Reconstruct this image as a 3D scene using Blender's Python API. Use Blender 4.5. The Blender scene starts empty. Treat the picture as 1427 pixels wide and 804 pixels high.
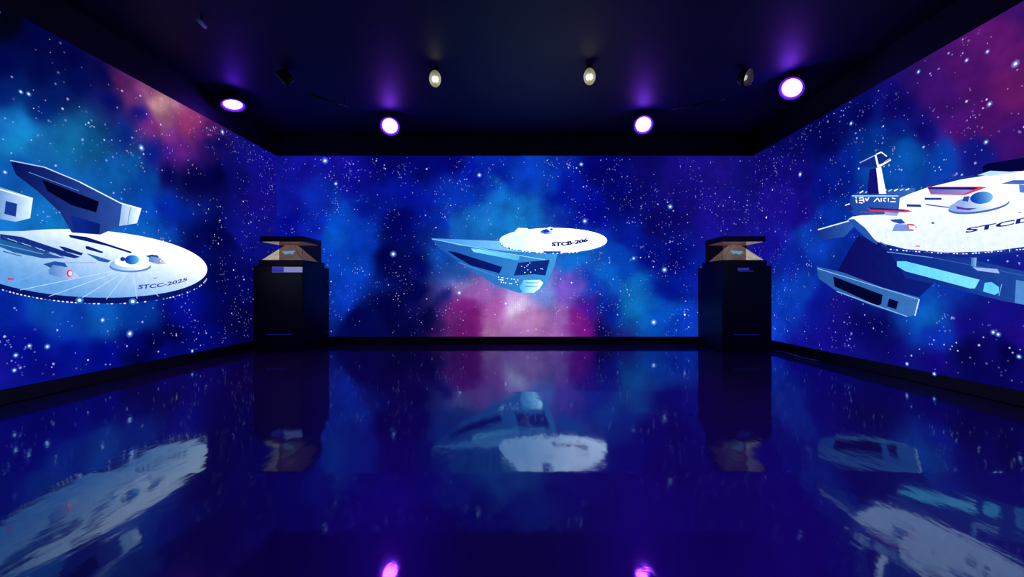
import bpy, bmesh, math, random
import numpy as np
from mathutils import Vector, Matrix, noise

# ------------------------------------------------------------------ camera, world, exposure
S = bpy.context.scene
C = S.collection
F = 600.0            # focal length in pixels of a 1427 x 804 frame
CX, CY = 726.0, 403.0
EYE = 1.05
XL, XR, YB = -4.71, 4.48, 8.29      # faces of the three video walls
ZB, ZT, ZC = 0.138, 3.62, 4.07      # screen bottom, screen top, ceiling
YF = -2.2                           # dark wall behind the viewer

cam = bpy.data.objects.new('camera', bpy.data.cameras.new('camera'))
C.objects.link(cam)
cam.location = (0, 0, EYE)
cam.rotation_euler = (math.pi/2, 0, 0)
cam.data.sensor_width = 36
cam.data.lens = 36*F/1427
cam.data.shift_x = -(CX-713.5)/1427
cam.data.shift_y = (CY-402)/1427
cam.data.clip_start = 0.05
S.camera = cam

w = bpy.data.worlds.new('world'); S.world = w; w.use_nodes = True
w.node_tree.nodes['Background'].inputs[0].default_value = (0, 0, 0, 1)
w.node_tree.nodes['Background'].inputs[1].default_value = 0
S.view_settings.view_transform = 'Standard'
S.view_settings.look = 'None'
S.view_settings.exposure = 0
S.view_settings.gamma = 1
S.view_settings.use_curve_mapping = False

# ------------------------------------------------------------------ helpers
def lin(c):
    return tuple(((v/255)/12.92 if v/255 <= 0.04045 else ((v/255+0.055)/1.055)**2.4) for v in c)

def mat(name, base=(.02,.02,.02), rough=.5, metal=0.0, emit=None, es=1.0, ior=1.5, noise_scale=30, noise_amt=.25, bump=0, coat=0, spec=.5):
    m = bpy.data.materials.new(name); m.use_nodes = True
    nt = m.node_tree; p = nt.nodes['Principled BSDF']
    p.inputs['Roughness'].default_value = rough
    p.inputs['Metallic'].default_value = metal
    p.inputs['IOR'].default_value = ior
    p.inputs['Coat Weight'].default_value = coat
    p.inputs['Specular IOR Level'].default_value = spec
    tc = nt.nodes.new('ShaderNodeTexCoord')
    n = nt.nodes.new('ShaderNodeTexNoise'); n.inputs['Scale'].default_value = noise_scale; n.inputs['Detail'].default_value = 3
    nt.links.new(tc.outputs['Object'], n.inputs['Vector'])
    r = nt.nodes.new('ShaderNodeMapRange')
    r.inputs['To Min'].default_value = 1-noise_amt; r.inputs['To Max'].default_value = 1+noise_amt
    nt.links.new(n.outputs['Fac'], r.inputs['Value'])
    v = nt.nodes.new('ShaderNodeVectorMath'); v.operation = 'SCALE'
    v.inputs[0].default_value = base
    nt.links.new(r.outputs['Result'], v.inputs['Scale'])
    nt.links.new(v.outputs[0], p.inputs['Base Color'])
    if emit:
        p.inputs['Emission Color'].default_value = (*emit, 1)
        p.inputs['Emission Strength'].default_value = es
    if bump:
        b = nt.nodes.new('ShaderNodeBump'); b.inputs['Strength'].default_value = 1; b.inputs['Distance'].default_value = bump
        nt.links.new(n.outputs['Fac'], b.inputs['Height']); nt.links.new(b.outputs[0], p.inputs['Normal'])
    return m

def build(name, verts, faces, m, parent=None, cols=None, smooth=False):
    me = bpy.data.meshes.new(name)
    me.from_pydata([tuple(map(float, v)) for v in verts], [], [tuple(f) for f in faces])
    me.materials.append(m)
    if cols is not None:
        a = me.color_attributes.new('picture', 'FLOAT_COLOR', 'POINT')
        buf = np.ones((len(verts), 4), dtype=np.float32); buf[:, :3] = np.array(cols)[:, :3]
        a.data.foreach_set('color', buf.ravel())
    if smooth:
        me.polygons.foreach_set('use_smooth', [True]*len(me.polygons))
    me.update()
    o = bpy.data.objects.new(name, me); C.objects.link(o)
    if parent: o.parent = parent
    return o

class MB:
    """collects solids that end up as one mesh"""
    def __init__(self): self.v = []; self.f = []
    def add(self, vs, fs):
        n = len(self.v); self.v += [tuple(v) for v in vs]; self.f += [tuple(i+n for i in f) for f in fs]; return self
    def box(self, a, b, bev=0.0):
        bm = bmesh.new()
        bmesh.ops.create_cube(bm, size=1)
        for v in bm.verts:
            v.co = Vector([(a[i]+b[i])/2 + v.co[i]*abs(b[i]-a[i]) for i in range(3)])
        if bev:
            bmesh.ops.bevel(bm, geom=bm.edges[:], offset=bev, segments=2, affect='EDGES', profile=.6)
        return self.take(bm)
    def take(self, bm, M=None):
        if M is not None: bmesh.ops.transform(bm, matrix=M, verts=bm.verts)
        bm.verts.ensure_lookup_table()
        bm.verts.index_update()
        self.add([v.co[:] for v in bm.verts], [[v.index for v in f.verts] for f in bm.faces]); bm.free(); return self
    def lathe(self, prof, M=Matrix(), seg=40, sy=1.0, cap=True):
        vs = []; fs = []
        for r, z in prof:
            for k in range(seg):
                a = 2*math.pi*k/seg
                vs.append(M @ Vector((r*math.cos(a), sy*r*math.sin(a), z)))
        n = len(prof)
        for i in range(n-1):
            for k in range(seg):
                k2 = (k+1) % seg
                fs.append((i*seg+k, i*seg+k2, (i+1)*seg+k2, (i+1)*seg+k))
        if prof[0][0] > 1e-6: fs.append(tuple(range(seg-1, -1, -1)))
        if prof[-1][0] > 1e-6 and cap: fs.append(tuple((n-1)*seg+k for k in range(seg)))
        return self.add(vs, fs)
    def tube(self, pts, r, seg=10):
        pts = [Vector(p) for p in pts]; vs = []; fs = []
        for i, p in enumerate(pts):
            t = (pts[min(i+1, len(pts)-1)]-pts[max(i-1, 0)]).normalized()
            u = t.cross(Vector((0, 0, 1)))
            if u.length < 1e-3: u = t.cross(Vector((1, 0, 0)))
            u.normalize(); v = t.cross(u)
            for k in range(seg):
                a = 2*math.pi*k/seg; vs.append(p+u*r*math.cos(a)+v*r*math.sin(a))
        for i in range(len(pts)-1):
            for k in range(seg):
                k2 = (k+1) % seg; fs.append((i*seg+k, i*seg+k2, (i+1)*seg+k2, (i+1)*seg+k))
        fs.append(tuple(range(seg-1, -1, -1))); fs.append(tuple((len(pts)-1)*seg+k for k in range(seg)))
        return self.add(vs, fs)
    def build(self, name, m, parent=None, smooth=False):
        return build(name, self.v, self.f, m, parent, smooth=smooth)

def empty(name, loc, label, cat, group=None):
    o = bpy.data.objects.new(name, None); C.objects.link(o); o.location = loc
    o['label'] = label; o['category'] = cat
    if group: o['group'] = group
    return o
def tag(o, label, cat, group=None):
    o['label'] = label; o['category'] = cat
    if group: o['group'] = group
def struct(o): o['kind'] = 'structure'; return o

# ------------------------------------------------------------------ materials
M_wall = mat('matt_black_wall', (.010,.010,.018), .7)
M_base = mat('black_skirting', (.010,.010,.012), .45)
M_ceil = mat('dark_ceiling_film', (.012,.014,.055), .55, ior=1.4, noise_scale=1.3, noise_amt=.3)
M_kiosk = mat('black_satin_cabinet', (.002,.003,.016), .45, noise_scale=4, spec=.25)
M_blackmetal = mat('black_metal', (.015,.015,.017), .35, metal=.3)
M_chrome = mat('bright_steel', (.5,.5,.52), .2, metal=1)

# floor: polished dark floor, long soft ripples, cloudy tint
M_floor = bpy.data.materials.new('polished_blue_black_floor'); M_floor.use_nodes = True
nt = M_floor.node_tree; nt.nodes.clear()
out = nt.nodes.new('ShaderNodeOutputMaterial')
tc = nt.nodes.new('ShaderNodeTexCoord')
mp = nt.nodes.new('ShaderNodeMapping'); mp.inputs['Scale'].default_value = (9, 3.5, 1)
nt.links.new(tc.outputs['Object'], mp.inputs['Vector'])
n1 = nt.nodes.new('ShaderNodeTexNoise'); n1.inputs['Scale'].default_value = 1.0; n1.inputs['Detail'].default_value = 2
nt.links.new(mp.outputs[0], n1.inputs['Vector'])
n2 = nt.nodes.new('ShaderNodeTexNoise'); n2.inputs['Scale'].default_value = 60; n2.inputs['Detail'].default_value = 2
nt.links.new(tc.outputs['Object'], n2.inputs['Vector'])
b1 = nt.nodes.new('ShaderNodeBump'); b1.inputs['Distance'].default_value = .0010
nt.links.new(n1.outputs['Fac'], b1.inputs['Height'])
b2 = nt.nodes.new('ShaderNodeBump'); b2.inputs['Distance'].default_value = .00006
nt.links.new(n2.outputs['Fac'], b2.inputs['Height']); nt.links.new(b1.outputs[0], b2.inputs['Normal'])
clear = nt.nodes.new('ShaderNodeBsdfGlossy'); clear.inputs['Color'].default_value = (.52, .78, 1, 1); clear.inputs['Roughness'].default_value = .05
nt.links.new(b2.outputs[0], clear.inputs['Normal'])
haze = nt.nodes.new('ShaderNodeBsdfGlossy'); haze.inputs['Color'].default_value = (.07, .05, .62, 1); haze.inputs['Roughness'].default_value = .42
dif = nt.nodes.new('ShaderNodeBsdfDiffuse'); dif.inputs['Color'].default_value = (.060, .014, .055, 1)
m1 = nt.nodes.new('ShaderNodeMixShader'); m1.inputs[0].default_value = .26
nt.links.new(dif.outputs[0], m1.inputs[1]); nt.links.new(haze.outputs[0], m1.inputs[2])
fr = nt.nodes.new('ShaderNodeFresnel'); fr.inputs['IOR'].default_value = 1.6
nt.links.new(b2.outputs[0], fr.inputs['Normal'])
m2 = nt.nodes.new('ShaderNodeMixShader'); nt.links.new(fr.outputs[0], m2.inputs[0])
nt.links.new(m1.outputs[0], m2.inputs[1]); nt.links.new(clear.outputs[0], m2.inputs[2]); nt.links.new(m2.outputs[0], out.inputs['Surface'])

# picture shown by the LED screens
def screen_mat(name, grid=0.0, strength=1.0, mottled=.0, mscale=8):
    m = bpy.data.materials.new(name); m.use_nodes = True
    nt = m.node_tree; nt.nodes.clear()
    out = nt.nodes.new('ShaderNodeOutputMaterial'); em = nt.nodes.new('ShaderNodeEmission')
    em.inputs['Strength'].default_value = strength
    at = nt.nodes.new('ShaderNodeAttribute'); at.attribute_name = 'picture'
    tc = nt.nodes.new('ShaderNodeTexCoord')
    n = nt.nodes.new('ShaderNodeTexNoise'); n.inputs['Scale'].default_value = mscale; n.inputs['Detail'].default_value = 8; n.inputs['Roughness'].default_value = .62
    nt.links.new(tc.outputs['Object'], n.inputs['Vector'])
    r = nt.nodes.new('ShaderNodeMapRange'); r.inputs['From Min'].default_value = .3; r.inputs['From Max'].default_value = .7
    r.inputs['To Min'].default_value = 1-mottled; r.inputs['To Max'].default_value = 1+mottled
    nt.links.new(n.outputs['Fac'], r.inputs['Value'])
    last = r.outputs[0]
    if grid:      # the visible raster of LED dots, strongest where the picture is bright
        wx = nt.nodes.new('ShaderNodeTexWave'); wx.bands_direction = 'X'; wx.inputs['Scale'].default_value = grid
        wz = nt.nodes.new('ShaderNodeTexWave'); wz.bands_direction = 'Z'; wz.inputs['Scale'].default_value = grid
        nt.links.new(tc.outputs['Object'], wx.inputs['Vector']); nt.links.new(tc.outputs['Object'], wz.inputs['Vector'])
        mu = nt.nodes.new('ShaderNodeMath'); mu.operation = 'MULTIPLY'
        nt.links.new(wx.outputs['Fac'], mu.inputs[0]); nt.links.new(wz.outputs['Fac'], mu.inputs[1])
        r2 = nt.nodes.new('ShaderNodeMapRange'); r2.inputs['To Min'].default_value = .95; r2.inputs['To Max'].default_value = 1.14
        nt.links.new(mu.outputs[0], r2.inputs['Value'])
        m2 = nt.nodes.new('ShaderNodeMath'); m2.operation = 'MULTIPLY'
        nt.links.new(last, m2.inputs[0]); nt.links.new(r2.outputs[0], m2.inputs[1]); last = m2.outputs[0]
    v = nt.nodes.new('ShaderNodeVectorMath'); v.operation = 'SCALE'
    nt.links.new(at.outputs['Color'], v.inputs[0]); nt.links.new(last, v.inputs['Scale'])
    nt.links.new(v.outputs[0], em.inputs['Color']); nt.links.new(em.outputs[0], out.inputs['Surface'])
    return m
M_neb = screen_mat('led_nebula_picture', 0, 1.0, .28, 2.6)
M_nebg = screen_mat('led_nebula_picture_with_dots', 7.6, 1.0, .28, 2.6)
M_star = screen_mat('led_star_picture', 0, 1.0, 0)
M_ship = screen_mat('led_ship_picture', 0, 1.0, .10, 14)

# ------------------------------------------------------------------ room shell
def fbm(x, y, z, o=4):
    return noise.fractal(Vector((x, y, z)), .9, 2.1, o)

# floor as a mesh whose middle sheet is dished by two or three millimetres between its seams
ys = [YF-.1, 0, 1.2, 2.0]; ya, yb = 2.46, 4.44
prof = [(y, 0.0) for y in ys]
N = 60; z = 0; seg = []
def slope(t):     # t 0 near seam .. 1 far seam
    return -.021*max(0, 1-t/.17)**.8 + .011*max(0, (t-.85)/.15)
zz = [0]
for i in range(N):
    t = (i+.5)/N; zz.append(zz[-1]+slope(t)*(yb-ya)/N)
mn = min(zz)
for i in range(N+1): prof.append((ya+(yb-ya)*i/N, zz[i]))
prof += [(6, zz[-1]), (YB+.12, zz[-1])]
vs = []; fs = []
xs = np.linspace(XL-.12, XR+.12, 9)
for y, z_ in prof:
    for x in xs: vs.append((x, y, z_))
nx = len(xs)
for j in range(len(prof)-1):
    for i in range(nx-1):
        fs.append((j*nx+i, j*nx+i+1, (j+1)*nx+i+1, (j+1)*nx+i))
fl = build('floor', vs, fs, M_floor)
for pl in fl.data.polygons:
    yc = pl.center.y
    pl.use_smooth = ya < yc < yb
struct(fl)

struct(MB().box((XL-.12, YF-.1, ZC), (XR+.12, YB+.12, ZC+.1)).build('ceiling', M_ceil))
struct(MB().box((XL-.22, YF, 0), (XL-.09, YB+.2, ZC)).build('wall_left', M_wall))
struct(MB().box((XR+.09, YF, 0), (XR+.22, YB+.2, ZC)).build('wall_right', M_wall))
struct(MB().box((XL-.09, YB+.09, 0), (XR+.09, YB+.2, ZC)).build('wall_back', M_wall))
struct(MB().box((XL-.22, YF-.1, 0), (XR+.22, YF, ZC)).build('wall_front', M_wall))
struct(MB().box((XL-.09, YF, 0), (XL, YB+.09, ZB-.004), .004).build('baseboard_left', M_base))
struct(MB().box((XR, YF, 0), (XR+.09, YB+.09, ZB-.004), .004).build('baseboard_right', M_base))
struct(MB().box((XL+.002, YB, 0), (XR-.002, YB+.09, ZB-.004), .004).build('baseboard_back', M_base))
# slim black header trim above the screens
struct(MB().box((XL-.09, YB+.05, ZC-.05), (XR+.09, YB+.09, ZC-.002), .004).build('trim_1', M_blackmetal))

# ------------------------------------------------------------------ mapping of the picture onto the three screens
def on(wall, px, py, off=0.0):
    if wall == 'back':
        k = (YB-off)/F; return Vector(((px-CX)*k, YB-off, EYE-(py-CY)*k))
    X = (XL+off) if wall == 'left' else (XR-off)
    Y = F*X/(px-CX)
    return Vector((X, Y, EYE-(py-CY)*Y/F))
def px_of(v):
    y = max(v[1], .6)
    return CX+F*v[0]/y, CY-F*(v[2]-EYE)/y

PTS = {
'left': """-60,20,2,2,18 -60,160,10,60,140 -60,330,10,60,160 -60,500,10,20,130 -200,300,10,30,120 -300,100,5,10,70 -300,600,10,15,110
 10,30,2,3,20 45,60,2,4,40 90,85,3,4,45 140,105,5,8,70 0,90,2,6,55 50,105,3,8,70 0,130,4,30,110 60,140,5,30,110 100,120,4,10,75 145,145,8,15,105
 172,112,80,28,90 180,135,105,45,115 205,125,135,70,115 220,145,200,145,150 225,165,150,90,130 205,175,125,40,125 240,185,125,45,140 262,165,150,55,110 285,175,85,25,110 235,215,60,18,125 300,200,20,8,95 340,212,22,15,125 378,226,22,12,140 250,205,95,30,130
 0,165,20,110,190 30,185,20,135,205 60,200,20,105,175 100,195,20,100,155 130,205,18,85,140 165,190,10,40,130 180,235,15,85,160 210,255,8,70,165 150,250,12,95,180 215,220,5,30,135 190,165,10,15,120
 245,245,3,6,85 290,250,2,3,50 330,250,14,10,105 372,262,32,12,135 240,300,5,35,160 215,300,8,80,195 268,335,2,5,80 305,330,2,3,50 335,320,20,15,130 262,365,4,20,130 305,390,2,5,80 330,400,4,5,90 345,440,3,3,60
 30,240,12,85,175 70,240,15,95,185 30,310,18,120,210 70,310,18,120,205 170,315,14,100,205 200,330,14,100,205 150,438,12,90,190 60,435,10,75,185 100,452,8,60,175 0,440,6,35,160 195,435,6,60,170 250,425,4,18,155
 30,480,4,15,145 100,482,4,15,150 0,525,26,18,150 60,515,12,12,140 150,488,4,10,145 195,470,4,10,130 197,497,2,3,60 215,473,1,2,40 240,462,1,2,38 228,485,4,10,120 260,445,4,10,135 290,465,4,8,120 265,480,4,10,125 320,455,2,3,65 345,475,2,2,45""",
'back': """385,225,20,15,135 420,240,26,15,150 470,228,30,15,150 510,245,20,12,145 545,225,5,5,100 575,235,6,6,105 620,230,5,6,120 660,250,4,20,160 700,232,4,35,175 740,250,8,60,190 690,275,18,110,205 740,285,18,120,212 650,280,5,50,180 790,262,4,20,160 840,235,4,5,110 870,275,4,8,115 825,298,4,10,155 900,235,16,8,100 950,240,38,12,130 1000,240,42,14,130 1040,245,24,14,120 950,280,30,10,118 1000,305,36,14,140 925,310,16,8,105 880,330,5,25,150 870,365,5,70,190 905,350,4,12,135 940,365,5,8,118 850,390,8,95,200 805,370,12,110,215 825,405,6,60,185 885,400,12,115,205 893,428,14,120,205 865,430,4,25,150 840,455,3,4,90 925,440,6,85,205 955,450,6,60,200 930,405,4,18,140 960,390,10,30,160
 440,278,10,40,175 478,300,6,75,205 470,330,6,85,205 505,335,5,55,185 440,318,10,32,175 400,285,18,20,150 400,315,8,10,145 482,380,6,65,195 485,412,6,55,185 462,352,6,62,195 525,290,5,25,155 560,270,5,18,150 560,318,2,5,105 540,360,2,4,80 570,400,2,3,62 540,430,2,3,50 500,452,3,4,55 600,300,5,20,155 590,360,2,5,95 620,358,12,75,175 635,385,10,75,165 625,415,14,18,110 605,440,4,4,50 575,455,3,3,40 620,310,5,40,165 650,325,18,100,195 680,305,22,125,212 720,305,22,130,215
 640,400,140,125,190 648,412,150,90,170 648,432,125,25,125 668,410,150,95,175 692,398,110,110,200 690,438,165,85,165 668,455,120,20,115 715,415,185,150,215 722,434,225,205,240 742,450,190,130,190 718,462,175,110,185 775,432,160,105,190 790,408,120,85,205 803,440,140,28,150 815,458,120,20,140 655,464,95,15,100 823,430,70,18,150 760,408,110,140,220 840,422,5,40,165 760,462,165,100,180 690,462,165,110,165""",
'right': """1500,40,110,25,110 1500,200,60,20,120 1500,350,30,15,130 1500,520,20,8,110 1700,300,20,15,110 1700,600,15,8,90
 1058,232,22,10,115 1100,210,10,7,90 1150,188,5,5,85 1200,168,7,7,98 1250,148,22,8,108 1300,130,58,14,105 1350,100,76,18,108 1400,60,95,22,112 1422,15,60,18,105 1420,120,108,26,112 1385,160,78,18,112 1340,170,75,15,118 1422,190,70,18,120 1285,180,28,12,125 1250,185,8,30,130 1215,195,8,50,150 1180,235,5,28,145 1262,215,8,90,185 1320,215,6,65,175 1375,205,25,25,140 1150,258,10,14,128 1100,248,26,10,120 1078,285,42,14,140 1112,300,36,10,138 1130,335,10,60,180 1165,295,6,50,172 1098,360,14,32,155 1080,345,32,14,150 1110,400,10,62,185 1090,420,8,60,192 1085,460,12,62,205 1140,428,16,20,150 1180,438,32,14,128 1220,452,14,8,105 1160,470,32,14,150 1290,438,12,100,200 1275,425,10,60,180 1300,462,8,45,175 1340,450,28,12,130 1400,440,32,12,130 1380,500,18,8,105 1342,485,10,5,75 1420,530,14,5,95 1300,500,32,8,130 1240,490,24,10,120 1425,470,42,10,130 1110,480,28,14,150 1230,240,8,80,185 1200,340,10,40,160 1250,400,10,60,180 1330,370,10,45,170 1405,500,4,3,60 1360,520,12,5,95""",
}
def table(wall):
    a = np.array([[float(t) for t in s.split(',')] for s in PTS[wall].split()])
    c = a[:, 2:].copy()
    calm = (c[:, 0] < 50) & (c[:, 2] < 175)
    c[calm, 0] *= .62
    low = (c[:, 2] < 78) & (c[:, 2] > 34)
    c[low, 2] = 78 - (78-c[low, 2])*.35
    return a[:, :2], np.array([lin(t) for t in c])
def nebula(wall, pts3):
    P, Col = table(wall)
    q = np.array([px_of(v) for v in pts3])
    wv = np.array([[fbm(v[0]*1.1+v[1]*1.1, v[2]*1.1, 3.1, 5), fbm(v[0]*1.1+v[1]*1.1, v[2]*1.1, 9.7, 5),
                    fbm(v[0]*.8+v[1]*.8, v[2]*.8, 21.3, 6)] for v in pts3])
    q = q + wv[:, :2]*17
    h = 12.0
    d2 = ((q[:, None, 0]-P[None, :, 0])**2 + (q[:, None, 1]-P[None, :, 1])**2)
    wgt = 1/(d2+h*h)**2.1
    c = (wgt[:, :, None]*(Col**.7)[None]).sum(1)/wgt.sum(1)[:, None]
    c = c**(1/.7)
    c *= .92*np.clip(1+.22*wv[:, 2:3], .5, 1.5)
    return c

random.seed(11)
def screen(wall, label):
    if wall == 'back':
        root = empty('video_wall', (0, YB, 0), label, 'video wall', 'space scene video walls')
        a, b, nu = XL, XR, 240; P = lambda u, z, o=0: Vector((u, YB-o, z))
        box = ((XL-.085, YB+.006, ZB), (XR+.085, YB+.085, ZT))
        inset = .0
    else:
        X = XL if wall == 'left' else XR; s = 1 if wall == 'left' else -1
        root = empty('video_wall', (X, 3.2, 0), label, 'video wall', 'space scene video walls')
        a, b, nu = YF+.3, YB, 260; P = lambda u, z, o=0: Vector((X+s*o, u, z))
        box = ((X-s*.006, a, ZB), (X-s*.085, YB, ZT))
    nz = 96
    us = np.linspace(a, b, nu+1); zs = np.linspace(ZB, ZT, nz+1)
    pts = [P(u, z) for z in zs for u in us]
    cols = nebula(wall, pts)
    loc = root.location
    faces = [(j*(nu+1)+i, j*(nu+1)+i+1, (j+1)*(nu+1)+i+1, (j+1)*(nu+1)+i) for j in range(nz) for i in range(nu)]
    if wall == 'left': faces = [f[::-1] for f in faces]
    f = build('screen_face', [v-loc for v in pts], faces, M_nebg if wall == 'back' else M_neb, root, cols)
    lo = [min(box[0][i], box[1][i])-loc[i] for i in range(3)]; hi = [max(box[0][i], box[1][i])-loc[i] for i in range(3)]
    MB().box(lo, hi).build('screen_cabinet', M_blackmetal, root)
    # stars of the picture
    vs = []; fs = []; cc = []
    def star(v, r, c):
        n = len(vs); k = 7; r = r*1.75
        uu = v.x if wall == 'back' else v.y
        gi = min(nu, max(0, round((uu-a)/(b-a)*nu))); gj = min(nz, max(0, round((v.z-ZB)/(ZT-ZB)*nz)))
        bg = cols[gj*(nu+1)+gi]
        t = Vector((1, 0, 0)) if wall == 'back' else Vector((0, 1, 0))
        for q in (.42, 1):
            for i in range(k):
                an = 2*math.pi*i/k; vs.append(v + t*r*q*math.cos(an) + Vector((0, 0, r*q*math.sin(an))) - loc)
                cc.append([y_+x*(1 if q < 1 else .03) for x, y_ in zip(c, bg)])
        fs.append(tuple(range(n, n+k)))
        for i in range(k):
            i2 = (i+1) % k; fs.append((n+i, n+k+i, n+k+i2, n+i2))
    count = int((b-a)*(ZT-ZB)*50)
    made = 0
    while made < count:
        u = random.uniform(a+.03, b-.03); z = random.uniform(ZB+.03, ZT-.03)
        v = P(u, z, .0015)
        d = .5+1.1*fbm(u*1.3+5, z*1.3, 40)
        if random.random() > d: continue
        made += 1
        g = random.random()
        sz = .0040+.0058*g**3
        br = .12+.95*random.random()**2.2
        if random.random() < .012: sz *= 1.7; br = 1.3
        tint = random.choice([(.45,.55,1.1), (.65,.75,1.1), (.9,.9,1.1), (.4,.4,1.1), (.7,.55,1)])
        star(v, sz, [x*br for x in tint])
        if random.random() < .08:      # small clusters
            for q in range(random.randint(2, 5)):
                star(P(u+random.gauss(0, .05), min(max(z+random.gauss(0, .05), ZB+.02), ZT-.02), .0015), .004+.003*random.random(), [x*br*.8 for x in tint])
    BIG = {'left': [(40,131,1.5),(29,128,1.4),(197,206,2.2),(181,465,2.4),(143,446,1.7),(66,483,1.8),(22,495,1.6),(41,482,1.6),(310,184,1.8),(20,516,1.5),(268,489,1.3),(7,240,1.4)],
           'back': [(453,224,2.0),(468,256,1.3),(548,354,2.0),(668,244,1.6),(810,229,1.4),(934,288,1.7),(911,449,2.0),(815,308,1.7),(926,376,1.9),(883,360,1.3),(640,408,1.5),(705,423,1.3)],
           'right': [(1415,89,2.4),(1379,145,1.8),(1374,198,1.6),(1115,243,1.8),(1376,72,1.4),(1347,84,1.4),(1280,100,1.4),(1186,172,1.5),(1384,463,1.7),(1391,466,1.7),(1264,507,1.4),(1420,497,1.6),(1302,521,1.4)]}
    for px, py, r in BIG[wall]:
        v = on(wall, px, py, .002); star(on(wall, px, py, .0012), r*v[1]/F*1.5, (.08, .22, .6)); star(v, r*v[1]/F*.7, (1.1, 1.3, 1.6))
    build('star_field', vs, fs, M_star, root, cc)
    return root

walls = {
 'left': screen('left', 'video wall on the left side showing a pale disc spaceship lettered STCC-2025'),
 'back': screen('back', 'video wall at the far end showing one small whole spaceship above a pink nebula'),
 'right': screen('right', 'video wall on the right side showing a large pale ship with mast and cyan strips'),
}

# ------------------------------------------------------------------ pictures of spaceships on the screens (flat, plain generic craft)
class Pic:
    def __init__(self, wall): self.w = wall; self.root = walls[wall]; self.reset(); self.layer = 0
    def reset(self): self.v = []; self.f = []; self.c = []
    def put(self, pts, faces, cols):
        self.layer += 1; off = .003+.0004*self.layer
        n = len(self.v)
        self.v += [on(self.w, x, y, off)-self.root.location for x, y in pts]
        self.f += [tuple(i+n for i in f) for f in faces]; g = {'back': 2.4, 'left': .55, 'right': .8}[self.w]
        self.c += [tuple(v*(.9+g*(sum(lin(c))/3)**2) for v in lin(c)) for c in cols]
    def poly(self, pts, col, col2=None, axis=0):
        """col..col2: linear gradient along x (axis 0) or y (axis 1)"""
        bm = bmesh.new(); vv = [bm.verts.new((x, y, 0)) for x, y in pts]; bm.faces.new(vv)
        bmesh.ops.triangulate(bm, faces=bm.faces[:])
        if col2: bmesh.ops.subdivide_edges(bm, edges=bm.edges[:], cuts=3, use_grid_fill=True)
        bm.verts.index_update()
        P = [(v.co.x, v.co.y) for v in bm.verts]; Fc = [[v.index for v in f.verts] for f in bm.faces]; bm.free()
        a = min(p[axis] for p in pts); b = max(p[axis] for p in pts)
        cs = [tuple(col[i]+((col2 or col)[i]-col[i])*(p[axis]-a)/(b-a+1e-6) for i in range(3)) for p in P]
        self.put(P, Fc, cs)
    def disc(self, cx, cy, rx, ry, rot, fn, rings=10, seg=72, a0=0, a1=360):
        P = [(cx, cy)]; cs = [fn(0, 0)]; fs = []
        cr, sr = math.cos(math.radians(rot)), math.sin(math.radians(rot))
        full = a1-a0 >= 360; n = seg if full else seg+1
        for r in range(1, rings+1):
            for k in range(n):
                an = math.radians(a0+(a1-a0)*k/seg); u = r/rings*math.cos(an); v = r/rings*math.sin(an)
                P.append((cx+u*rx*cr-v*ry*sr, cy+u*rx*sr+v*ry*cr)); cs.append(fn(u, v))
        m = seg
        for k in range(m):
            k2 = (k+1) % n
            fs.append((0, 1+k, 1+k2))
            for r in range(rings-1): fs.append((1+r*n+k, 1+(r+1)*n+k, 1+(r+1)*n+k2, 1+r*n+k2))
        self.put(P, fs, cs)
    def line(self, a, b, wd, col):
        dx, dy = b[0]-a[0], b[1]-a[1]; L = math.hypot(dx, dy) or 1; nx_, ny_ = -dy/L*wd/2, dx/L*wd/2
        self.put([(a[0]+nx_, a[1]+ny_), (a[0]-nx_, a[1]-ny_), (b[0]-nx_, b[1]-ny_), (b[0]+nx_, b[1]+ny_)], [(0, 1, 2, 3)], [col]*4)
    def text(self, s, fn, col, bold=.02):
        cu = bpy.data.curves.new('lettering', 'FONT'); cu.body = s; cu.resolution_u = 3; cu.offset = bold
        ob = bpy.data.objects.new('lettering', cu); C.objects.link(ob)
        dg = bpy.context.evaluated_depsgraph_get(); dg.update()
        me = bpy.data.meshes.new_from_object(ob.evaluated_get(dg))
        xs_ = [v.co.x for v in me.vertices]; x0, x1 = min(xs_), max(xs_)
        P = [fn((v.co.x-x0)/(x1-x0), v.co.y/.7) for v in me.vertices]
        self.put(P, [list(pl.vertices) for pl in me.polygons], [col]*len(P))
        bpy.data.objects.remove(ob); bpy.data.curves.remove(cu); bpy.data.meshes.remove(me)
    def done(self, name, parent):
        o = build(name, self.v, self.f, M_ship, parent, self.c); self.reset(); return o
def mix(a, b, t): t = max(0, min(1, t)); return tuple(a[i]+(b[i]-a[i])*t for i in range(3))

# --- left screen: large pale disc hull, dome, one swept tail wing
P = Pic('left')
# disc rim (dark) and rim windows below the hull
P.disc(118, 372, 172, 50, 3, lambda u, v: (8, 22, 110))
P.poly([(-60,322),(110,322),(150,330),(226,349),(235,352),(240,366),(200,380),(-60,392)], (150,195,240), (240,245,255))
def hullc(u, v):
    c = mix((100,165,232), (240,243,255), .5+.5*u-.5*v)
    return c
P.disc(118, 367, 171, 47, 3, hullc, rings=12, seg=96)
hull = P.done('spaceship_picture', walls['left'])
for k, (x, y) in enumerate([(20,408),(60,417),(105,420),(140,421),(183,420),(213,417)]):
    P.line((184, 372), (x+8, y-4), .7, (190,220,250))
P.poly([(0,326),(30,330),(90,350),(112,358),(104,360),(60,351),(0,336)], (20,50,140))
P.poly([(-10,330),(40,344),(84,358),(92,360),(60,360),(20,352),(-10,340)], (25,110,175), (40,80,160))
P.poly([(95,327),(120,330),(184,351),(182,353),(150,343),(98,331)], (10,30,120))
P.poly([(82,343),(90,344),(116,353),(113,356),(90,350)], (20,40,130))
P.poly([(119,343),(123,343),(144,351),(142,353),(120,347)], (10,35,130))
P.poly([(120,353),(125,354),(155,363),(150,366),(138,364)], (40,100,190))
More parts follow.
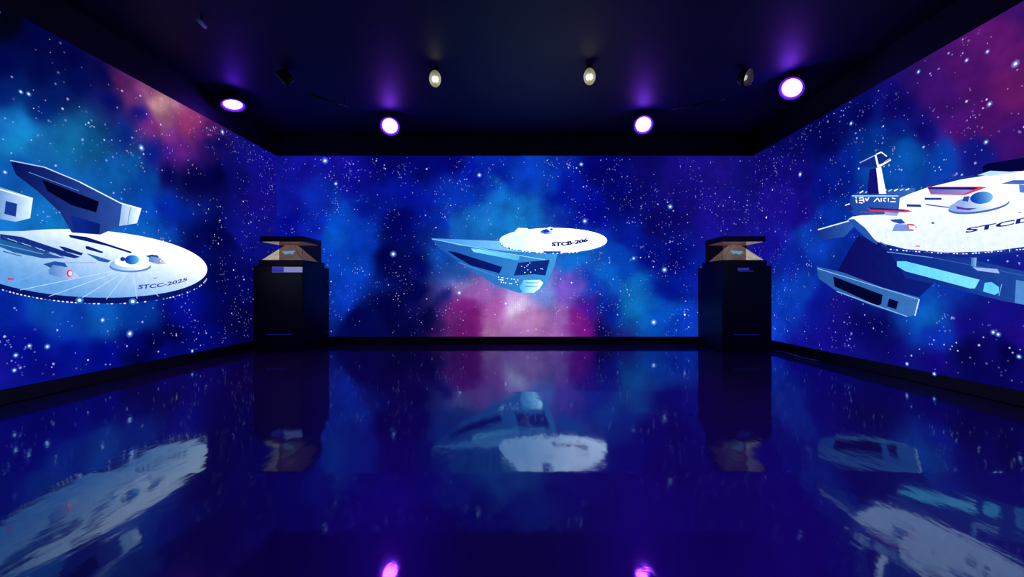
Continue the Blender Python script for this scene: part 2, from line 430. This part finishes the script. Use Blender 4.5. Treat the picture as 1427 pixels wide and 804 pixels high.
P.line((4,350),(30,357),1.2,(30,60,160)); P.line((0,340),(60,354),1,(120,160,220))
for k in range(14):
    x = 4+k*6.5; P.line((x, 330+k*2.1), (x+7, 333+k*2.1), 1.1, (150,190,230) if k % 3 else (60,90,170))
P.line((70,366),(134,366),.6,(90,120,200)); P.line((30,390),(70,372),.6,(150,190,230))
P.done('deck_detail', hull)
P.disc(181.5, 371.5, 29, 8, 0, lambda u, v: (90,140,220)); P.disc(181.5, 368.5, 28, 8.5, 0, lambda u, v: mix((120,180,240),(245,248,255),.6+u*.5))
P.disc(181.5, 365, 22, 7.5, 0, lambda u, v: (225,235,255)); P.disc(184, 362, 10, 6.5, 0, lambda u, v: mix((10,60,190),(90,200,240),.5+u*.6))
P.disc(171, 361, 3.5, 3, 0, lambda u, v: (15,60,170))
P.done('dome', hull)
for (x, y, s) in [(82,374,1.0), (215,360,.55)]:
    P.poly([(x-22*s,y-6*s),(x-6*s,y-10*s),(x+8*s,y-8*s),(x+12*s,y-2*s),(x-6*s,y+2*s)], (35,90,170))
    P.poly([(x-14*s,y+2*s),(x-8*s,y-5*s),(x+14*s,y-1*s),(x+26*s,y+9*s),(x+30*s,y+14*s),(x+8*s,y+15*s),(x-14*s,y+8*s)], (90,140,215), (190,205,245))
    P.disc(x+15*s, y+7*s, 4.2*s, 5*s, 0, lambda u, v: (235,60,60)); P.disc(x+16*s, y+7*s, 2.6*s, 3.4*s, 0, lambda u, v: (215,215,245))
P.poly([(10,387),(20,388),(19,390),(11,390)], (230,60,80))
P.done('shuttle_picture', hull)
def rim(t): a = math.radians(8+t*150); return 118+172*math.cos(a)*math.cos(math.radians(3)), 372+6+172*math.sin(math.radians(3))*math.cos(a)+50*math.sin(a)-4.5
random.seed(3)
for k in range(72):
    t = k/72
    if random.random() < .72:
        x, y = rim(t); x2, y2 = rim(t+.007); P.line((x, y-1), (x2, y2-1), 1.1+.6*random.random(), (230,235,255) if random.random() < .6 else (110,150,235))
for x, y in [(111,418.5), (185,420)]:
    P.disc(x, y, 6, 5, 0, lambda u, v: mix((120,190,255), (20,80,200), math.hypot(u, v))); P.disc(x, y, 2.4, 2, 0, lambda u, v: (235,245,255))
P.done('window_row', hull)
P.text('STCC-2025', lambda u, v: (192.5+68*u+1.0*v, 402.5-2*u-9.5*u*u-(5.6-1.0*u)*v), (45,60,170), .03)
P.line((214,388),(219,387),1,(70,90,190))
P.done('lettering', hull)
# one broad swept tail fin with a pale blunt end, and a plain block at the stern
P.poly([(14,223),(62,232),(110,252),(168,282),(197,291),(191,311),(160,318),(140,327),(100,324),(84,296),(52,266),(22,243)], (8,18,90), (50,95,185))
P.poly([(58,250),(138,281),(134,296),(100,286),(66,266)], (2,3,40)); P.poly([(98,300),(140,312),(138,326),(104,324)], (12,45,150), (8,30,120))
P.poly([(170,284),(197,291),(191,311),(166,315)], (150,190,235), (225,240,255))
P.line((14,223.5),(62,233),1.4,(170,205,245)); P.line((62,233),(110,253),1.4,(190,215,250)); P.line((110,253),(168,283),1.6,(210,228,255)); P.line((168,283),(197,291),1.6,(225,240,255))
P.line((40,240),(110,266),1.0,(90,140,215)); P.line((182,289),(178,312),1,(90,140,215))
P.done('tail_fin', hull)
P.poly([(-30,250),(4,262),(46,276),(42,304),(22,309),(-30,300)], (60,120,200), (215,235,255)); P.line((-20,258),(44,277),1.6,(225,240,255))
P.poly([(8,280),(24,284),(22,302),(6,298)], (25,60,160))
P.done('stern_block', hull)

# --- back screen: small craft, pale disc above one wedge shaped body
P = Pic('back')
P.poly([(600,332),(700,336),(752,344),(778,350),(772,372),(760,398),(744,408),(722,408),(690,397),(650,372),(612,346)], (25,85,180), (60,150,215))
body = P.done('spaceship_picture', walls['back'])
P.poly([(600,332),(700,336),(752,344),(740,352),(700,349),(640,342)], (60,140,215), (130,195,238)); P.line((602,333),(700,352),.8,(130,185,235)); P.line((700,352),(760,362),.8,(140,195,240))
P.poly([(656,346),(668,347),(724,357),(722,363),(660,351)], (110,200,235), (80,170,220))
P.poly([(624,350),(634,351),(700,372),(696,381),(656,370),(636,358)], (6,14,85), (10,30,125))
P.poly([(722,366),(766,362),(760,384),(744,382),(716,384)], (14,45,135)); P.line((640,366),(700,388),1.0,(70,140,210)); P.line((700,388),(758,388),1.0,(70,140,210))
P.done('hull_panel', body)
random.seed(5)
for k in range(20):
    x = random.uniform(694, 722); y = 386+(x-694)*.15+random.choice([0, 3.2, 6.5]); P.line((x, y), (x+1.4, y+.3), 1.0, (215,220,255))
for k in range(12):
    x = random.uniform(724, 760); y = random.uniform(366, 380); P.line((x, y), (x+1.2, y+.3), 1.0, (190,210,255))
P.done('window_row', body)
P.poly([(730,390),(752,390),(757,394),(752,402),(744,408),(728,408),(724,400)], (70,165,225), (205,240,255)); P.line((733,394),(752,394),1,(30,90,180)); P.line((731,399),(750,399),1,(30,90,180))
P.done('nose_cap', body)
P.disc(771, 338, 74.5, 15.6, 0, lambda u, v: (30,110,200), rings=4)
P.poly([(717,323),(722,317.6),(735,318),(738,322)], (190,225,250))
P.disc(771, 335, 75, 17.3, 0, lambda u, v: mix((170,212,246),(244,240,255),.7+.9*u-.3*v), rings=8)
P.disc(771, 335, 64, 13.5, 0, lambda u, v: mix((175,212,246),(240,236,252),.6+.9*u), rings=6)
disc = P.done('disc_hull', body)
P.disc(765, 323, 12, 3.6, 0, lambda u, v: mix((60,120,215),(235,238,255),.4+.8*u)); P.disc(761, 321.6, 4.8, 2.6, 0, lambda u, v: (20,60,180)); P.disc(767, 318.8, 4, 2.6, 0, lambda u, v: (200,230,250)); P.disc(768.5, 319.5, 2, 1.4, 0, lambda u, v: (25,65,180))
P.done('dome', body)
for k in range(26):
    a = math.radians(60+k*4.4); x = 771+74*math.cos(a); y = 337.4+15.4*math.sin(a)
    if k % 4: P.line((x, y), (x+2.2, y-.1), 1.0, (235,242,255))
P.poly([(757,350),(782,350),(781,352.5),(758,352.5)], (20,70,185))
P.done('rim_light', body)
P.text('STCB-206', lambda u, v: (768.5+51*u, 343-1.0*u-5.8*u*u-(5.2-.5*u)*v), (30,40,115), .07)
P.done('lettering', body)

# --- right screen: large pale hull slab with mast, dome and lower blocks with cyan strips
P = Pic('right')
# lower dark keel and lower slab
P.poly([(1196,328),(1232,340),(1262,352),(1300,396),(1281,414),(1226,400),(1166,380),(1182,350)], (14,12,98), (12,34,130))
P.poly([(1138,371),(1176,380),(1228,400),(1281,415),(1276,438),(1266,442),(1216,426),(1166,406),(1141,388)], (40,95,175), (60,120,195))
P.poly([(1161,385),(1230,411),(1228,424),(1222,426),(1163,399)], (3,5,50)); P.poly([(1239,416),(1252,420),(1249,431),(1236,427)], (4,8,60))
P.line((1139,374),(1280,417),1.2,(130,180,235)); P.line((1166,406),(1264,441),1.3,(130,180,230)); P.line((1281,417),(1275,440),1.6,(190,215,250))
lower = P.done('spaceship_picture', walls['right'])
P.poly([(1238,348),(1300,350),(1427,378),(1490,392),(1506,412),(1490,438),(1427,424),(1400,420),(1300,395),(1262,388)], (12,40,145), (40,90,175))
P.poly([(1250,364),(1262,364),(1366,390),(1360,402),(1352,402),(1262,378),(1250,371)], (95,205,250), (120,215,250)); P.poly([(1372,394),(1382,393),(1392,400),(1392,408),(1386,411),(1370,406)], (95,200,250))
P.poly([(1365,390),(1373,391),(1369,408),(1358,403)], (25,75,175)); P.line((1396,396),(1392,412),1,(110,190,240)); P.line((1236,351),(1300,359),1,(110,160,230)); P.line((1300,359),(1427,384),.8,(60,110,200))
P.poly([(1355,372),(1390,375),(1393,381),(1362,377)], (150,180,235)); P.poly([(1416,390),(1480,402),(1500,414),(1484,436),(1414,422)], (80,140,215)); P.poly([(1354,348),(1362,348),(1360,372),(1353,371)], (60,120,200), (150,190,235))
P.done('lower_block', lower)
P.poly([(1138,320),(1152,318),(1184,306),(1192,314),(1176,330),(1150,334),(1140,330)], (20,50,140), (50,100,190)); P.line((1140,320),(1186,307),1.6,(200,220,250))
P.done('stern_wedge', lower)
# stern box with its dark face and script
P.poly([(1186,272),(1196,268),(1215,265),(1260,262),(1276,262),(1262,300),(1190,300),(1183,292)], (30,70,165), (60,110,200))
P.line((1187,273),(1252,273),1.4,(170,215,250)); P.poly([(1177,287),(1184,283),(1190,292),(1184,294)], (30,40,140)); P.line((1178,286),(1184,284),1.4,(230,235,255))
for k in range(9):
    x = 1198+k*8; P.line((x, 269-k*.5), (x+5, 266-k*.4), 1.6, (150,215,245) if k % 2 else (225,240,255))
P.done('stern_box', lower)
for (a, b) in [((1192,275),(1194,276)),((1193,278),(1194,283)),((1197,276),(1203,275)),((1197,279),(1203,279)),((1197,282),(1202,283)),((1203,276),(1204,282)),((1206,276),(1208,280)),((1208,280),(1211,275)),((1218,281),(1223,276)),((1223,276),(1226,281)),((1228,276),(1228,281)),((1231,277),(1235,276)),((1231,279),(1234,281)),((1238,276),(1238,281)),((1241,281),(1248,281)),((1243,276),(1248,277))]:
    P.line(a, b, 1.5, (225,235,255))
P.done('stern_marking', lower)
# main hull slab
P.poly([(1226,338),(1240,345),(1300,352),(1360,352),(1427,344),(1500,338),(1570,326),(1600,320),(1560,338),(1500,350),(1427,351),(1360,359),(1300,358),(1240,351),(1228,344)], (18,40,140), (30,60,160))
P.poly([(1181,306),(1188,302),(1200,300),(1252,298),(1254,276),(1268,270),(1290,262),(1340,250),(1427,236),(1500,228),(1560,236),(1610,256),(1636,284),(1618,308),(1570,326),(1500,338),(1427,344),(1380,350),(1320,352),(1262,347),(1226,338),(1204,328),(1192,314)], (228,232,252), (205,218,250), axis=1)
P.poly([(1181,306),(1190,305),(1206,318),(1218,333),(1224,338),(1222,341),(1206,331),(1196,322)], (35,90,185))
P.done('main_hull', lower)
for (x, y) in [(1290,330),(1345,322),(1405,330)]: P.line((x, y), (x+2, y+21), .7, (225,235,255))
P.poly([(1292,260),(1367,260),(1375,261),(1345,272),(1297,271)], (235,60,90)); P.poly([(1293,261),(1364,261),(1342,270.5),(1298,270)], (110,110,195), (150,160,225)); P.poly([(1293,261),(1364,261),(1356,264.5),(1294,263.5)], (40,20,120))
P.poly([(1312,251),(1358,244),(1359,247),(1314,254)], (25,55,160)); P.poly([(1288,275.5),(1312,275.5),(1312,278.5),(1289,278.5)], (30,60,170)); P.poly([(1263,284.5),(1283,285),(1284,288.5),(1264,288)], (30,60,170))
P.line((1290,285),(1322,289),1.6,(60,80,180)); P.poly([(1210,290),(1264,292),(1271,294.5),(1262,296),(1212,294)], (235,60,80)); P.poly([(1211,289),(1262,292),(1260,294),(1212,292)], (25,40,140))
P.line((1198,295),(1220,297),1.6,(90,90,190)); P.poly([(1232,295),(1252,297),(1250,301),(1234,300)], (150,170,230)); P.line((1276,343),(1282,343),1.4,(235,80,80)); P.poly([(1298,310),(1302,309),(1302,312),(1298,312)], (80,100,190))
P.line((1226,337),(1236,342),1.5,(90,140,220)); P.poly([(1395,256),(1412,251),(1430,251),(1430,257)], (70,110,200)); P.poly([(1420,257),(1430,258),(1430,269),(1421,268)], (90,130,215))
P.poly([(1240,306),(1256,305),(1262,311),(1254,312),(1244,309)], (40,80,180)); P.poly([(1248,312),(1272,313),(1273,322),(1243,322)], (120,150,230)); P.poly([(1264,312),(1272,312),(1278,316),(1273,321),(1265,319)], (235,60,80)); P.poly([(1266,314),(1276,315),(1275,320),(1267,319)], (225,225,250))
P.done('deck_detail', lower)
P.poly([(1369,232),(1376,228),(1430,219),(1490,211),(1508,216),(1498,228),(1430,238),(1398,240),(1370,240)], (3,4,60), (8,8,70)); P.poly([(1362,244),(1380,238),(1402,239),(1420,240),(1380,245)], (170,210,245))
P.done('far_pod', lower)
P.disc(1364, 287, 43, 10, -8, lambda u, v: (80,110,200)); P.disc(1364, 284.5, 42.5, 9.5, -8, lambda u, v: mix((130,170,235),(242,244,255),.45+.7*u)); P.disc(1363, 280, 33, 8, -8, lambda u, v: mix((150,170,230),(235,240,255),.5+.7*u)); P.disc(1368, 275.5, 16, 8.5, -6, lambda u, v: mix((10,70,190),(120,195,240),.45+.6*u)); P.poly([(1343,274),(1351,273),(1349,281),(1341,280)], (40,80,190)); P.poly([(1332,287),(1345,290),(1362,290),(1350,293),(1334,291)], (90,50,170))
P.done('dome', lower)
P.poly([(1212,236),(1224,234),(1226,270),(1208,270)], (18,20,120)); P.poly([(1221,234),(1228,233),(1235,270),(1225,270)], (235,238,255))
P.poly([(1198,228),(1219,215),(1228,211),(1236,217),(1242,221),(1228,231),(1216,233),(1199,232)], (18,45,140)); P.line((1198,227),(1220,216),1.2,(150,190,240)); P.line((1220,216),(1224,233),2.6,(230,238,255)); P.line((1221,215),(1228,212),1.6,(230,238,255)); P.line((1228,212),(1236,218),1.6,(225,235,255)); P.line((1224,232),(1241,222),3.4,(225,235,255)); P.line((1226,229),(1240,222),1,(40,70,170))
P.done('mast', lower)
random.seed(9)
for k in range(60):
    x = 1240+k*4.4; y = 349+6*math.sin(min(1, (x-1240)/110)*math.pi/2)-max(0, (x-1350))*.085-1.5
    if random.random() < .75: P.line((x, y), (x+2.6, y+.2), 1.2, (225,232,255) if random.random() < .7 else (90,110,210))
P.done('window_row', lower)
P.text('STCD', lambda u, v: (1345+97*u+1.5*v, 324.5-15*u-3*u*u-(6.6)*v), (38,36,130), .035); P.line((1419,296),(1423,296),1.2,(60,70,160))
P.done('lettering', lower)

# ------------------------------------------------------------------ hologram display kiosks
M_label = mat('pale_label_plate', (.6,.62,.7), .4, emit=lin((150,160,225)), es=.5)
M_labelb = mat('blue_label_plate', (.1,.1,.5), .4, emit=lin((25,25,150)), es=.8)
M_print = mat('dim_blue_print', (.2,.2,.8), .5, emit=lin((45,55,190)), es=.7)
M_slot = mat('blue_grey_trim', (.15,.15,.5), .4, emit=lin((14,14,95)), es=1.0)
M_pyr = bpy.data.materials.new('cream_glass_painted_reflection'); M_pyr.use_nodes = True
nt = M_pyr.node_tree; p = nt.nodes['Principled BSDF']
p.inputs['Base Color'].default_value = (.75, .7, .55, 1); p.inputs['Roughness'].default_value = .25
p.inputs['Emission Color'].default_value = (*lin((205,196,160)), 1)  # cream glow painted in for the display mirrored by the glass
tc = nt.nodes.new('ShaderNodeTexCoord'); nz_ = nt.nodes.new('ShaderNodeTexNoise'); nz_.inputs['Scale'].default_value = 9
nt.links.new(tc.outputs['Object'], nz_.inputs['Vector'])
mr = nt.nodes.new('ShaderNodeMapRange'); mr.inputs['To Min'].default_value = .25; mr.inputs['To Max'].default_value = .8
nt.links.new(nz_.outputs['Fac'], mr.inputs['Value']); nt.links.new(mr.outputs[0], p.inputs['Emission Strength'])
M_smoke = bpy.data.materials.new('smoked_glass'); M_smoke.use_nodes = True
nt = M_smoke.node_tree; nt.nodes.clear()
out = nt.nodes.new('ShaderNodeOutputMaterial'); tr = nt.nodes.new('ShaderNodeBsdfTransparent'); gl = nt.nodes.new('ShaderNodeBsdfGlossy'); mx = nt.nodes.new('ShaderNodeMixShader'); fr = nt.nodes.new('ShaderNodeFresnel')
tr.inputs[0].default_value = (.52, .45, .46, 1); gl.inputs['Roughness'].default_value = .1; nt.nodes.remove(fr); mx.inputs[0].default_value = .04
nt.links.new(tr.outputs[0], mx.inputs[1]); nt.links.new(gl.outputs[0], mx.inputs[2]); nt.links.new(mx.outputs[0], out.inputs['Surface'])
M_holo = mat('hologram_glow', (.1,.3,.6), .5, emit=lin((90,190,250)), es=3.2)
M_disp = mat('display_panel', (.05,.05,.05), .3, emit=lin((150,125,110)), es=.8)
M_red = mat('display_red_patch', (.3,.05,.05), .4, emit=lin((230,90,110)), es=1.2)

def kiosk(cx, s, label, bright):
    y0, y1 = 7.24, 8.24
    root = empty('hologram_kiosk', (cx, (y0+y1)/2, 0), label, 'kiosk', 'hologram kiosks in the far corners')
    W = .415; D = .5
    def bx(a, b, bev=0.0):
        return MB().box((min(s*a[0], s*b[0]), a[1], a[2]), (max(s*a[0], s*b[0]), b[1], b[2]), bev)
    bx((-W, -D, .012), (W, D, 1.45), .008).build('cabinet_body', M_kiosk, root)
    bx((-W+.03, -D+.03, 0), (W-.03, D-.03, .012)).build('plinth', M_base, root)
    bx((-W+.05, -D+.06, 1.45), (W-.015, D-.15, 1.545), .006).build('display_base', M_kiosk, root)
    bx((-.375, -D+.11, 1.865), (.375, D-.23, 1.955), .008).build('top_panel', M_kiosk, root)
    bx((-.375, D-.27, 1.545), (.375, D-.24, 1.865)).build('back_panel', M_wall, root)
    # downward display under the top panel
    dsp = bx((-.34, -D+.14, 1.858), (.34, D-.28, 1.865)).build('display_screen', M_disp, root)
    bx((-.10, -.22, 1.855), (-.02, -.16, 1.858)).build('display_image', M_red, dsp); bx((.10, -.25, 1.855), (.13, -.20, 1.858)).build('display_image', M_red, dsp)
    # truncated pyramid
    a = [(-.355, -.38), (.345, -.38), (.345, .20), (-.355, .20)]; t = [(-.07, -.14), (.08, -.14), (.08, .0), (-.07, .0)]
    vs = [(s*x, y, 1.547) for x, y in a]+[(s*x, y, 1.83) for x, y in t]
    fs = [(0,1,5,4), (1,2,6,5), (2,3,7,6), (3,0,4,7), (4,5,6,7), (3,2,1,0)]
    if s < 0: fs = [f[::-1] for f in fs]
    py = build('glass_pyramid', vs, fs, M_pyr, root)
    e = MB()
    for i in range(4): e.tube([vs[i], vs[i+4]], .0045, 6); e.tube([vs[i], vs[(i+1) % 4]], .005, 6)
    e.build('pyramid_edge', M_chrome, py)
    # little winged hologram on the front face
    def fp(x, z, o=.004):
        k = (z-1.547)/(1.83-1.547); return (s*(.04+(x-.04)*1.35), -.38+.24*k-o, z)
    prof2 = [(-.035,1.70),(-.015,1.712),(.03,1.705),(.05,1.72),(.075,1.708),(.105,1.722),(.12,1.715),(.095,1.695),(.115,1.665),(.09,1.67),(.07,1.682),(.045,1.675),(.02,1.66),(.0,1.668),(.01,1.685)]
    n = len(prof2); v1 = [fp(x, z, .014) for x, z in prof2]; v2 = [fp(x, z, .002) for x, z in prof2]
    build('hologram_image', v1+v2, [tuple(range(n)), tuple(range(2*n-1, n-1, -1))]+[(i, n+i, n+(i+1) % n, (i+1) % n) for i in range(n)], M_holo, py)
    # smoked glass corner: front inner half and inner side
    g = bx((-.02, -.430, 1.546), (.375, -.424, 1.863)).build('smoked_glass_pane', M_smoke, root)
    bx((.369, -.423, 1.546), (.375, .22, 1.863)).build('smoked_glass_pane', M_smoke, root)
    # label strip and lower trim line
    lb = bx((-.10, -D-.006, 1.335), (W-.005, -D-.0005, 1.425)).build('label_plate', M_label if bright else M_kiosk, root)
    if bright:
        bx((-.10, -D-.009, 1.338), (.10, -D-.006, 1.422)).build('label_patch', M_labelb, lb)
        m = MB()
        random.seed(4)
        for k in range(7):
            x = -.09+k*.024; m.box((x, -D-.011, 1.37+random.random()*.01), (x+.014, -D-.009, 1.40)); 
        m.build('printed_text', M_print, lb)
    else:
        m = MB()
        for k in range(9):
            x = -.14-.02+k*.022; m.box((x, -D-.011, 1.372), (x+.014, -D-.006, 1.405+.006*(k % 2)))
        m.box((-.16, -D-.011, 1.35), (.10, -D-.006, 1.358))
        m.build('printed_text', M_print, lb)
    bx((-.20, -D-.005, .283), (.23, -D-.0005, .293)).build('trim_line', M_slot, root)
    return root
kiosk((-4.50-3.67)/2, 1, 'black hologram kiosk in the left far corner with a pale label plate', True)
kiosk((3.385+4.22)/2, -1, 'black hologram kiosk in the right far corner without a bright label', False)

# ------------------------------------------------------------------ stage lights and spotlights under the ceiling
def aim(n):
    """local frame whose +Z is the direction n"""
    return Vector(n).normalized().to_track_quat('Z', 'Y').to_matrix().to_4x4()
def lens_mat(name, col, st, rim):
    m = bpy.data.materials.new(name); m.use_nodes = True; nt = m.node_tree; nt.nodes.clear()
    out = nt.nodes.new('ShaderNodeOutputMaterial'); em = nt.nodes.new('ShaderNodeEmission')
    em.inputs['Color'].default_value = (*col, 1)
    tc = nt.nodes.new('ShaderNodeTexCoord'); vo = nt.nodes.new('ShaderNodeTexVoronoi'); vo.inputs['Scale'].default_value = 34
    nt.links.new(tc.outputs['Object'], vo.inputs['Vector'])
    r = nt.nodes.new('ShaderNodeMapRange'); r.inputs['From Max'].default_value = .6; r.inputs['To Min'].default_value = st*1.2; r.inputs['To Max'].default_value = st*.7
    nt.links.new(vo.outputs['Distance'], r.inputs['Value']); nt.links.new(r.outputs[0], em.inputs['Strength'])
    nt.links.new(em.outputs[0], out.inputs['Surface']); return m
M_lens = lens_mat('violet_led_lens', (.42, .09, 1.0), 20, None)
M_ring = mat('violet_halo_rim', (.1,.05,.3), .4, emit=(.12, .01, .8), es=1.0)  # rim's own glow imitates the halo around the lens
def par_light(loc, n, label):
    root = empty('stage_light', loc, label, 'stage light', 'violet stage lights')
    A = aim(n); R = .132
    b = MB(); b.lathe([(.03,-.20), (.085,-.20), (.11,-.17), (.142,-.07), (.150,.0), (.150,.018), (.141,.018), (.139,.0), (.10,-.01)], A, 44)
    b.build('housing', M_blackmetal, root, True)
    ln = MB().lathe([(.0,.012), (R*.5,.010), (R*.85,.004), (R,-.004), (R,-.02)], A, 44).build('lens', M_lens, root, True)
    MB().lathe([(R+.001,-.002), (R+.001,.014), (.160,.022), (.161,.018), (.141,-.002), (R+.001,-.002)], A, 44).build('lens_rim', M_ring, root, True)
    top = ZC-.006-loc[2]
    ax = (A.to_3x3() @ Vector((0,0,1))); side = ax.cross(Vector((0,0,1)))
    if side.length < .1: side = Vector((1,0,0))
    side.normalize(); q = -ax*.07
    y = MB()
    y.tube([q+side*.165, q+side*.165+Vector((0,0,.04)), Vector((0,0,top-.02))+side*.10, Vector((0,0,top-.02))-side*.10, q-side*.165+Vector((0,0,.04)), q-side*.165], .009, 8)
    y.build('yoke', M_blackmetal, root, True)
    MB().lathe([(.05, top-.03), (.05, top), (.0, top)], Matrix(), 24).build('ceiling_mount', M_blackmetal, root)
    kn = MB(); kn.tube([q+side*.13, q+side*.185], .018, 12); kn.build('yoke_knob', M_blackmetal, root)
    # the lamp's violet beam onto the floor, and an added point light imitating its halo
    L = bpy.data.lights.new('beam', 'SPOT'); L.energy = 60; L.color = (.42, .02, 1.0); L.spot_size = math.radians(58); L.spot_blend = .8; L.shadow_soft_size = .1
    lo = bpy.data.objects.new('beam', L); C.objects.link(lo); lo.parent = root; lo.location = ax*.05
    lo.rotation_euler = ax.to_track_quat('-Z', 'Y').to_euler()
    L = bpy.data.lights.new('added_halo_light', 'POINT'); L.energy = 7.0; L.color = (.12, .02, 1.0); L.shadow_soft_size = .05
    sp = bpy.data.objects.new('added_halo_light', L); C.objects.link(sp); sp.parent = root; sp.location = ax*.09
    return root
def at_z(px, py, z):
    Y = F*(z-EYE)/(CY-py); return ((px-CX)*Y/F, Y, z)
par_light(at_z(324.5,145.5,3.90), (.25,-.16,-1), 'violet stage light nearest the left video wall, seen as a flat oval')
par_light(at_z(543.5,175.5,3.86), (.14,-.76,-.66), 'violet stage light above the far wall, left one of the middle two')
par_light(at_z(896.5,173.5,3.86), (-.12,-.76,-.66), 'violet stage light above the far wall, right one of the middle two')
par_light(at_z(1103.5,122.5,3.88), (-.75,-.55,-.80), 'violet stage light nearest the right video wall, a tilted oval')

M_bowl = mat('pale_reflector', (.42,.42,.33), .45)
M_chip = mat('warm_led', (.8,.8,.6), .5, emit=(1,.97,.72), es=4.5)
M_chipd = mat('dim_led', (.8,.8,.7), .5, emit=(1,.95,.85), es=.45)
def flood(loc, n, label, chip, lit=True):
    root = empty('spotlight', loc, label, 'spotlight', 'small warm spotlights')
    A = aim(n)
    b = MB(); b.lathe([(.03,-.12), (.06,-.12), (.078,-.08), (.088,.03), (.080,.03), (.079,.0)], A, 32, 1.35, False); b.build('housing', M_blackmetal, root, True)
    MB().lathe([(.0,-.05), (.035,-.045), (.06,-.01), (.079,.028)], A, 32, 1.35, False).build('reflector', M_bowl, root, True)
    for x, y in ((-.021, .0), (.021, .0)):
        M2 = A @ Matrix.Translation((x, y, -.035)); MB().lathe([(.0,.012), (.014,.010), (.018,.0), (.018,-.01)], M2, 16, 1.9).build('led', chip, root, True)
    top = ZC-.004-loc[2]; q = A.to_3x3() @ Vector((0,0,-.06))
    MB().tube([q, (q.x, q.y, top-.02)], .012, 10).build('stem', M_blackmetal, root)
    MB().lathe([(.045, top-.025), (.045, top), (0, top)], Matrix.Translation((q.x, q.y, 0)), 20).build('ceiling_mount', M_blackmetal, root)
    return root
flood(at_z(606.5,110,3.90), (.16,-.93,-.36), 'small glowing warm spotlight, left of the middle pair', M_chip)
flood(at_z(821.5,107,3.90), (-.12,-.93,-.36), 'small glowing warm spotlight, right of the middle pair', M_chip)
flood(at_z(1041,108,3.90), (.42,-.80,-.40), 'dimmer turned spotlight beside the right violet stage light', M_chipd)
flood(at_z(394,110,3.90), (-.75,-.2,-.60), 'unlit black spotlight up the ceiling from the left violet stage light', M_bowl)

# slim track rails carrying bright edge highlights
def rail(a, b, label):
    a = Vector(a); b = Vector(b); root = empty('track_rail', a, label, 'track rail', 'short ceiling track rails')
    d = b-a; m = MB(); m.tube([(0,0,0), d], .014, 10); m.build('rail', M_blackmetal, root, True)
    for t in (.12, .88):
        q = d*t; k = MB(); k.tube([q, (q.x, q.y, ZC-.004-a.z)], .006, 8); k.build('hanger', M_blackmetal, root)
    k = MB(); k.lathe([(.016,-.03), (.02,-.03), (.02,.03), (.016,.03)], Matrix.Translation(d*.78) @ aim(d), 14); k.build('clamp', M_chrome, root)
    return root
rail(at_z(430,131,3.93), at_z(486,149,3.93), 'slim dark rail on the ceiling between the left violet lights')
rail(at_z(1010,138,3.93), at_z(938,152,3.93), 'slim dark rail on the ceiling between the right violet lights')
# pale short tube fittings near the left screen
t = empty('ceiling_fitting', at_z(280,32,3.99), 'short pale tube fitting on the ceiling at upper left', 'ceiling fitting')
p0 = Vector(at_z(275.5,26.5,3.99))-t.location; p1 = Vector(at_z(286,37.5,3.99))-t.location
M_pale = mat('pale_plastic', (.8,.8,.85), .4)
MB().tube([p0, p1], .022, 12).build('tube', M_pale, t, True)
MB().tube([(p0+p1)/2, ((p0+p1)/2).xy.to_3d()+Vector((0,0,ZC-.004-t.location.z))], .01, 8).build('stem', M_blackmetal, t)

# cable running along the right skirting from the kiosk
c = []
for k in range(24):
    u = k/23; c.append((4.29+.03*math.sin(u*7), 7.22-u*1.0, .0125))
o = MB().tube(c, .011, 8).build('power_cable', mat('grey_cable', (.25,.25,.3), .3), None, True)
tag(o, 'grey power cable lying on the floor along the right skirting by the kiosk', 'cable')
